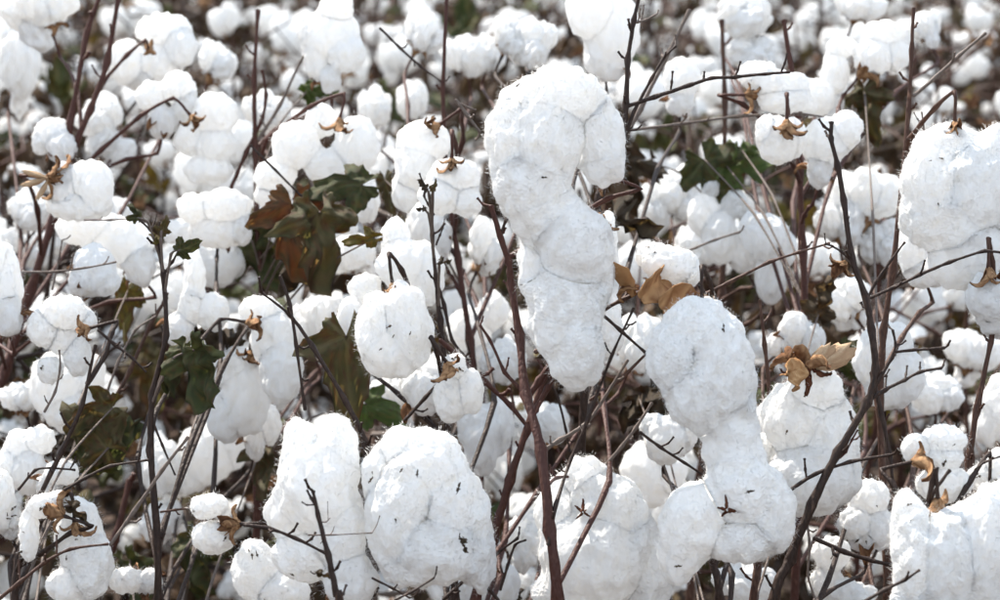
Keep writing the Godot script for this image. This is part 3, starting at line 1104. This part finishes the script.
	boll(p, 2.5, 6, [[884, 34, 21, 14], [873, 58, 20, 20], [895, 55, 16, 17], [842, 47, 15, 12], [836, 72, 15, 22], [815, 98, 20, 20]], [858, 78, 0.4, -0.5, 0.9, 0.01], 94)
	open_boll(p, 2.7, 925, 28, 32, 36, 95)
	open_boll(p, 2.9, 860, 8, 52, 36, 96)
	open_boll(p, 2.8, 745, 18, 62, 58, 97)
	open_boll(p, 2.8, 752, 55, 44, 40, 98)
	open_boll(p, 2.7, 845, 300, 48, 40, 99)
	twig(p, [[630, 130], [680, 124], [740, 116], [800, 114], [845, 120]], 2.0, 1.3, "bark_grey", 2.3)
	leaf(p, 2.5, 705, 160, 56, 150, 20, "green", 0)
	leaf(p, 2.5, 726, 165, 42, 80, -25, "bright", 0)
	leaf(p, 2.5, 742, 150, 30, 160, -30, "bright", 2)

	# --- middle distance right of the tall boll
	p = plant("cotton plant bearing a close bunch of small lobed bolls", 2.6, [[700, 480], [712, 400], [722, 300], [724, 200], [725, 100], [722, 20]], 5.0, "bark")
	boll(p, 2.5, 6, [[705, 215, 18, 22], [720, 238, 19, 28], [736, 204, 15, 16], [712, 188, 10, 10], [745, 255, 18, 20]], [], 101)
	boll(p, 2.48, 6, [[766, 238, 24, 24], [772, 275, 17, 30], [752, 228, 14, 18], [785, 250, 12, 18]], [], 102)
	open_boll(p, 2.8, 680, 195, 44, 46, 103)
	open_boll(p, 2.8, 655, 205, 30, 40, 104)
	open_boll(p, 2.75, 690, 250, 30, 40, 105)
	twig(p, [[690, 250], [715, 240], [740, 232]], 1.8, 1.4, "bark_grey", 2.4)
	leaf(p, 2.6, 640, 160, 44, 200, 30, "brown", 1)

	# --- middle: the smooth two lobed boll and its neighbours
	p = plant("cotton plant with smooth two lobed boll and thin budding twig", 2.15, [[455, 610], [452, 520], [448, 440], [446, 380], [440, 320], [436, 280], [432, 235], [433, 185]], 3.4, "bark_dark")
	boll(p, 2.06, 7, [[378, 330, 22, 40, 0, 0], [408, 325, 25, 44, -8, 6], [392, 350, 30, 30, 0, 0]], [392, 282, 0.1, 1, 0.45, 0.0], 111)
	boll(p, 2.2, 8, [[395, 236, 15, 20], [405, 265, 30, 26], [365, 288, 18, 16], [352, 322, 16, 26], [425, 275, 20, 34]], [], 112)
	boll(p, 2.05, 7, [[455, 366, 12, 14], [450, 398, 18, 26], [470, 392, 15, 24]], [446, 362, 0.5, 0.8, 0.8, 0.02], 113)
	boll(p, 2.15, 8, [[425, 395, 18, 22], [412, 385, 14, 16]], [], 114)
	boll(p, 2.5, 8, [[470, 330, 24, 24], [494, 310, 16, 20], [480, 355, 20, 18]], [], 115)
	open_boll(p, 2.45, 485, 250, 40, 52, 116)
	open_boll(p, 2.5, 400, 395, 50, 50, 117)
	twig(p, [[436, 280], [444, 305], [452, 340], [470, 362]], 2.4, 1.6)
	twig(p, [[436, 245], [440, 235], [443, 228]], 1.4, 1.0, "bark_dark")
	twig(p, [[434, 215], [428, 204], [424, 196], [426, 186]], 1.4, 1.4, "bark_dark")
	leaf(p, 2.1, 433, 190, 10, 30, 40, "olive", 1)
	leaf(p, 2.1, 426, 188, 10, -40, 40, "brown", 0)
	leaf(p, 2.1, 425, 210, 8, -90, 40, "brown", 2)
	leaf(p, 2.1, 440, 262, 9, 100, 40, "brown", 1)

	# --- upper left of the tall boll
	p = plant("cotton plant with mottled brown and green leaves under lumpy bolls", 2.5, [[258, 480], [262, 400], [262, 300], [257, 220], [255, 150], [254, 80], [258, 10]], 4.4, "bark_red")
	boll(p, 2.5, 8, [[330, 35, 31, 28], [347, 54, 20, 20], [316, 55, 14, 26], [330, 80, 12, 15], [337, 8, 18, 16], [307, 32, 12, 9]], [], 121)
	boll(p, 2.4, 8, [[322, 120, 17, 18], [357, 145, 24, 30], [296, 145, 25, 25], [275, 176, 22, 18], [332, 166, 28, 20], [272, 195, 20, 16], [366, 200, 15, 24]], [340, 118, -0.1, 0.6, 0.8, 0.03], 122)
	open_boll(p, 2.7, 265, 115, 40, 38, 123)
	open_boll(p, 2.7, 350, 258, 48, 40, 124)
	open_boll(p, 2.7, 335, 320, 50, 54, 125)
	open_boll(p, 2.6, 310, 330, 36, 60, 126)
	twig(p, [[258, 140], [280, 105], [300, 62], [312, 45]], 2.2, 1.4, "bark_grey")
	twig(p, [[230, 190], [246, 152], [262, 120], [266, 95], [262, 70]], 2.6, 1.8)
	twig(p, [[250, 145], [275, 170], [300, 195], [320, 212]], 1.6, 1.2, "bark_dark", 2.3)
	leaf(p, 2.3, 362, 185, 52, -95, 20, "green", 0, 0.8)
	leaf(p, 2.3, 292, 205, 66, 172, -25, "rust", 0)
	leaf(p, 2.26, 320, 212, 68, 172, -25, "olive", 1)
	leaf(p, 2.5, 245, 240, 60, 130, 20, "green", 2)
	leaf(p, 2.18, 374, 238, 28, -100, -25, "yellow", 0, 0.6)
	leaf(p, 2.12, 346, 336, 72, 176, -12, "olive", 0)
	leaf(p, 2.3, 366, 404, 40, 110, -25, "bright", 0)
	leaf(p, 2.6, 306, 92, 26, 80, -20, "bright", 1)
	leaf(p, 2.4, 300, 255, 40, -160, 30, "brown", 2)
	p = plant("cotton plant with pale tall boll and curled brown bracts beside red stem", 2.4, [[480, 430], [470, 340], [458, 260], [447, 180], [443, 90], [447, -10]], 4.0, "bark_red")
	boll(p, 2.3, 10, [[424, 142, 28, 22], [416, 166, 22, 26], [406, 192, 15, 22]], [440, 124, -0.7, 0.5, 0.7, 0.02], 131)
	boll(p, 2.22, 8, [[455, 176, 27, 20], [440, 196, 22, 20], [466, 200, 18, 18]], [452, 158, 0, 0.6, 0.7, 0.02], 132)
	boll(p, 2.4, 8, [[424, 226, 20, 26], [440, 240, 14, 22]], [], 133)
	open_boll(p, 2.7, 422, 35, 40, 50, 134)
	open_boll(p, 2.8, 466, 58, 48, 44, 135)
	open_boll(p, 2.8, 490, 55, 30, 42, 136)
	open_boll(p, 2.9, 412, 104, 30, 46, 137)
	open_boll(p, 2.9, 376, 110, 34, 46, 138)
	twig(p, [[380, 28], [400, 48], [420, 66], [442, 82]], 1.8, 1.2, "bark_dark")
	twig(p, [[456, 100], [468, 116], [480, 132]], 2.4, 1.8, "bark_grey", 2.05)
	twig(p, [[457, 102], [470, 108], [476, 110]], 1.4, 1.0, "bark_grey", 2.05)
	leaf(p, 2.5, 385, 180, 30, 170, 30, "olive", 0)

	# --- left top
	p = plant("cotton plant with rounded boll bunch high on paired reddish stems", 2.5, [[-10, 420], [6, 370], [30, 290], [52, 222], [72, 152], [90, 110], [107, 62], [119, -8]], 5.6, "bark_red")
	twig(p, [[60, 200], [70, 123], [87, 33], [101, -8]], 4.0, 3.0)
	boll(p, 2.6, 8, [[163, 30, 30, 18], [126, 62, 20, 24], [158, 62, 26, 20], [182, 48, 16, 20], [140, 78, 18, 14]], [148, 48, 0, 0.2, 0.5, 0.05, -0.8], 141)
	boll(p, 2.5, 7, [[150, 96, 16, 16], [178, 88, 18, 18], [162, 122, 16, 18], [186, 106, 13, 18]], [], 142)
	boll(p, 2.5, 7, [[215, 114, 24, 23], [190, 138, 17, 18], [216, 144, 22, 20], [208, 170, 26, 16]], [190, 115, 0.6, 0.6, 0.7, 0.03], 143)
	boll(p, 2.5, 7, [[52, 132, 18, 16], [62, 148, 16, 18], [40, 142, 10, 14]], [], 144)
	open_boll(p, 2.75, 102, 118, 46, 44, 145)
	open_boll(p, 2.75, 108, 148, 44, 40, 146)
	boll(p, 2.3, 7, [[96, 188, 19, 28], [64, 186, 14, 24], [78, 206, 34, 16], [82, 180, 16, 20]], [46, 178, 1, 0.1, 1.2, 0.01], 147)
	add_bracts(p, 2.28, 48, 178, [[-75, 0.7], [-105, 0.75], [-150, 0.65]], 0.5)
	boll(p, 2.36, 10, [[120, 242, 36, 26], [88, 228, 34, 20], [141, 266, 17, 22]], [], 148)
	boll(p, 2.26, 7, [[92, 270, 23, 27], [104, 282, 16, 14], [82, 284, 14, 14]], [], 149)
	boll(p, 2.1, 10, [[0, 285, 22, 44], [8, 315, 16, 24], [-10, 270, 20, 40]], [], 150)
	open_boll(p, 2.7, 30, 215, 40, 40, 151)
	open_boll(p, 2.9, 30, 250, 38, 36, 152)
	open_boll(p, 2.6, 45, 12, 70, 50, 153)
	open_boll(p, 2.9, 14, 60, 44, 80, 154)
	open_boll(p, 2.9, 215, 65, 40, 44, 155)
	twig(p, [[20, 272], [50, 272], [85, 268], [116, 262]], 1.6, 1.2, "bark_grey", 2.2)
	twig(p, [[52, 290], [58, 262], [62, 240]], 1.4, 1.0, "bark_grey", 2.3)
	twig(p, [[84, 220], [110, 220], [138, 218]], 1.2, 1.0, "bark_grey", 2.25)

	# --- left middle
	p = plant("cotton plant with round lumpy boll beside slim upright dark twig", 2.06, [[14, 612], [18, 560], [38, 500], [62, 450], [82, 405], [95, 345]], 3.6, "bark_dark")
	boll(p, 2.1, 7, [[65, 312, 25, 18], [44, 328, 18, 20], [62, 336, 18, 20], [77, 356, 14, 22], [50, 370, 14, 15], [86, 322, 12, 14]], [90, 328, -0.8, 0.2, 0.6, 0.02], 161)
	boll(p, 2.35, 10, [[60, 385, 32, 36], [85, 380, 20, 30], [75, 410, 30, 24]], [], 162)
	boll(p, 2.15, 7, [[20, 448, 18, 20], [40, 440, 16, 16], [30, 472, 20, 24], [8, 470, 14, 22]], [], 163)
	boll(p, 2.1, 8, [[-2, 500, 18, 34], [10, 520, 12, 20]], [], 164)
	boll(p, 2.02, 8, [[46, 506, 20, 13], [28, 535, 11, 28], [62, 500, 14, 10]], [64, 516, -0.8, -0.3, 0.9, 0.02], 165)
	boll(p, 2.04, 10, [[78, 535, 25, 38], [92, 565, 22, 34], [72, 585, 27, 22]], [74, 522, 0.1, 0.9, 0.7, 0.03], 166)
	boll(p, 2.12, 7, [[62, 472, 18, 14], [48, 485, 14, 12]], [], 167)
	open_boll(p, 2.4, 22, 400, 44, 36, 168)
	boll(p, 2.1, 7, [[126, 580, 18, 14], [148, 582, 15, 14]], [], 169)
	twig(p, [[-5, 602], [20, 582], [45, 562], [70, 549], [108, 544]], 2.6, 1.6, "bark", 1.9)
	twig(p, [[18, 490], [35, 470], [50, 468], [75, 470]], 1.8, 1.3, "bark_dark")
	twig(p, [[44, 412], [55, 392], [60, 368], [59, 350]], 1.8, 1.1, "bark_grey", 2.0)
	twig(p, [[98, 330], [115, 345], [132, 358], [146, 372]], 2.0, 1.5, "bark_dark")
	twig(p, [[64, 490], [85, 478], [110, 466], [148, 460]], 2.2, 1.5, "bark_dark", 2.0)
	leaf(p, 2.18, 108, 448, 52, -50, -20, "olive", 0)
	leaf(p, 2.2, 92, 462, 56, 60, 35, "green", 1)
	leaf(p, 2.18, 112, 408, 44, -110, -20, "olive", 2)
	leaf(p, 2.4, 128, 290, 46, 190, 30, "yellow", 0, 0.7)
	leaf(p, 2.0, 70, 505, 22, 140, 30, "tan", 0, 0.6)
	leaf(p, 2.5, 60, 440, 34, 150, 30, "brown", 1)

	# --- budding twig, left
	p = plant("slim cotton plant with leafy budding tip and dark green lobed leaf", 2.08, [[158, 612], [157, 540], [150, 450], [152, 395], [166, 335], [163, 275], [158, 245], [160, 222]], 3.4, "bark_dark")
	twig(p, [[163, 275], [172, 262], [180, 248]], 1.8, 1.2)
	twig(p, [[160, 245], [150, 230], [142, 222], [138, 216]], 1.6, 1.2)
	twig(p, [[112, 405], [130, 370], [150, 325], [165, 300]], 3.0, 2.2, "bark", 2.25)
	twig(p, [[104, 400], [118, 362], [135, 330], [156, 316]], 1.8, 1.2, "bark_grey", 2.2)
	twig(p, [[110, 545], [135, 510], [162, 470], [188, 437]], 2.6, 2.0, "bark_grey", 2.0)
	twig(p, [[150, 415], [162, 445], [175, 475]], 1.8, 1.2, "bark_dark")
	twig(p, [[160, 512], [175, 510], [190, 508]], 1.6, 1.2, "bark")
	twig(p, [[95, 595], [115, 540], [130, 480]], 5.0, 4.0, "bark_red", 2.5)
	leaf(p, 2.06, 137, 218, 16, -20, 40, "green", 1)
	leaf(p, 2.06, 180, 250, 20, 70, 20, "green", 0)
	leaf(p, 2.07, 162, 232, 14, 20, 30, "olive", 0)
	leaf(p, 2.07, 160, 240, 12, -50, 30, "yellow", 1)
	leaf(p, 2.05, 194, 350, 56, 160, 30, "green", 2)
	leaf(p, 2.08, 186, 352, 46, -145, 30, "green", 1)
	boll(p, 2.4, 7, [[194, 208, 18, 16], [226, 206, 26, 18], [218, 230, 30, 20], [242, 228, 12, 18]], [], 171)
	boll(p, 2.5, 8, [[215, 265, 26, 24], [232, 262, 14, 20], [182, 232, 22, 14]], [], 172)
	boll(p, 2.3, 7, [[194, 280, 12, 32], [180, 330, 15, 20], [212, 312, 18, 20], [190, 306, 12, 20]], [], 173)
	boll(p, 2.25, 8, [[260, 312, 22, 18], [274, 338, 25, 28], [282, 372, 22, 34]], [246, 322, 1, 0.1, 0.8, 0.02], 174)
	boll(p, 2.3, 9, [[236, 368, 28, 22], [246, 398, 25, 40], [226, 418, 18, 26]], [250, 350, 0, 1, 0.7, 0.02], 175)
	boll(p, 2.6, 9, [[205, 455, 30, 32], [230, 440, 24, 30], [190, 475, 20, 20]], [], 176)
	boll(p, 2.35, 8, [[268, 425, 14, 22], [255, 440, 12, 22]], [], 177)
	open_boll(p, 2.6, 160, 470, 44, 60, 178)
	open_boll(p, 2.6, 165, 520, 42, 46, 179)
	leaf(p, 2.3, 225, 345, 48, -60, 30, "brown", 1)
	leaf(p, 2.4, 262, 445, 46, 170, 40, "olive", 2)
	leaf(p, 2.35, 195, 540, 56, 180, 20, "green", 1)
	leaf(p, 2.4, 130, 560, 46, 150, 30, "green", 2)

	# --- lower left middle: two big bolls
	p = plant("cotton plant with two big fluffy bolls close together above dry twigs", 1.97, [[372, 640], [368, 600], [366, 520], [366, 446], [346, 402], [312, 346], [290, 315], [262, 293]], 3.0, "bark_dark")
	boll(p, 1.9, 13, [[300, 452, 21, 36], [338, 452, 22, 40], [318, 486, 42, 48, 0, 6], [290, 512, 27, 30], [340, 530, 30, 42, 0, 4], [305, 556, 34, 28], [352, 580, 28, 30]], [], 181)
	boll(p, 1.88, 15, [[405, 450, 25, 26], [378, 476, 19, 30], [432, 468, 37, 40, 0, 4], [452, 502, 34, 44, -10, 6], [396, 520, 32, 50, 0, 6], [438, 548, 44, 38, 0, 8], [473, 536, 20, 46], [410, 564, 33, 24], [482, 566, 14, 28], [412, 488, 28, 36, 0, 14]], [], 182)
	boll(p, 2.05, 10, [[255, 572, 24, 34], [285, 592, 28, 20]], [], 183)
	boll(p, 1.98, 5, [[209, 506, 20, 13, -6], [212, 538, 22, 17, 8]], [240, 524, -0.95, 0, 0.95, 0.01], 184)
	twig(p, [[244, 525], [268, 528], [295, 538], [325, 553]], 2.6, 2.0, "bark_dark", 1.84)
	twig(p, [[280, 276], [290, 305], [296, 345], [305, 410]], 2.4, 2.0, "bark_dark", 2.05)
	twig(p, [[308, 535], [330, 535], [372, 533]], 1.0, 0.8, "bark_grey", 1.83)
	twig(p, [[372, 578], [392, 588], [410, 598]], 1.6, 1.2, "bark_dark", 1.82)
	twig(p, [[395, 600], [415, 590], [434, 578]], 1.8, 1.3, "bark_dark", 1.8)
	leaf(p, 2.0, 366, 452, 26, 200, 30, "brown", 1, 0.5)
	p = plant("single bare snapped twig with knobbly top rising before fluffy bolls", 1.76, [[340, 614], [337, 596], [328, 555], [318, 515], [313, 491]], 3.6, "bark_dark", "bare_twig")
	twig(p, [[317, 508], [311, 498], [307, 490]], 1.8, 1.4, "bark_dark")
	twig(p, [[319, 522], [326, 522], [330, 518]], 1.0, 0.6, "bark")

func add_bracts(pl: Dictionary, d: float, x: float, y: float, list: Array, slim := 1.0) -> void:
	var frame := Basis(Vector3.RIGHT, upv, -fwd)
	for b in list:
		var bas := frame * Basis(Vector3(0, 0, 1), -deg_to_rad(b[0])) * Basis(Vector3(1, 0, 0), -0.35) * Basis.from_scale(Vector3(slim, 1, 1) * b[1])
		part("bract", bract_mesh, null, pl.node, Transform3D(bas, P(x, y, d) - pl.node.position))

func carpel_at(b: Node3D, pl: Dictionary, d: float, c: Array) -> void:
	var bas := Basis(Vector3.RIGHT, upv, -fwd) * Basis(Vector3(0, 0, 1), -deg_to_rad(c[2])) * Basis(Vector3.UP, deg_to_rad(c[3])) * Basis.from_scale(Vector3.ONE * c[4])
	part("carpel", (tan_carpels if c.size() > 7 else carpels)[c[5]], null, b, Transform3D(bas, P(c[0], c[1], d) - b.position - pl.node.position))

func closed_bur(pl: Dictionary, d: float, x: float, y: float, size: float) -> void:
	var b := Node3D.new()
	b.name = "dried_bur"
	pl.node.add_child(b, true)
	b.position = P(x, y, d) - pl.node.position
	add_carpels(b, Vector3.ZERO, Vector3(-0.6, -0.5, 0.3), 0.7, 5, 2)

func build_rows() -> void:
	var r := RandomNumberGenerator.new()
	r.seed = 21
	var near_src := []
	var far_src := []
	var d := 2.85
	while d < 9.3:
		var half := 0.1875 * d + 0.85
		var x := -half + r.randf_range(0, 0.2)
		while x < half:
			var close := d < 3.5
			var pool := near_src if close else far_src
			var most := 4 if close else 9
			var o: Node3D
			if pool.size() < most:
				var seed_ := 300 + pool.size() * 5 + (0 if close else 200)
				o = generic_plant(seed_, 1.0, close, "", "")
				pool.append(o)
				var bolls := 0
				for c in o.get_children():
					bolls += 1 if str(c.name).begins_with("cotton_boll") else 0
				var stem_tone: String = ["brown", "reddish", "blackish", "pale grey"][seed_ % 4]
				o.set_meta("label", ("cotton plant just behind the front ones with %s stem and %d lobed white bolls" if close else "distant cotton plant in the back rows with %s stem and %d small white bolls") % [stem_tone, bolls])
				o.set_meta("group", "cotton plants just behind the front ones" if close else "cotton plants in the back rows")
			else:
				var src: Node3D = pool[r.randi() % most]
				o = src.duplicate()
				o.name = numbered("cotton_plant")
				add_child(o)
			var hs := r.randf_range(0.98, 1.16)
			o.transform = Transform3D(Basis(Vector3.UP, r.randf() * TAU) * Basis.from_scale(Vector3(1, hs, 1)), Vector3(x, -0.01, -d + r.randf_range(-0.12, 0.12)))
			x += r.randf_range(0.24, 0.38)
		d += 0.33

func build_fragments() -> void:
	fragment(1.8, 462, 540, 14, 170, "brown", 1, "curled brown leaf scrap stuck low on the broad fluffy boll")
	fragment(1.8, 457, 490, 9, 20, "brown", 2, "thin dark curl of leaf on upper right of the broad fluffy boll")
	fragment(1.8, 417, 475, 6, 10, "brown", 0, "tiny dark speck of leaf near the top of the broad fluffy boll")
	fragment(1.8, 318, 573, 16, 110, "tan", 0, "pointed tan bract scrap on the boll behind the bare twig")
	fragment(1.79, 748, 492, 7, 80, "brown", 0, "small dark leaf crumb on the wide drooping boll")
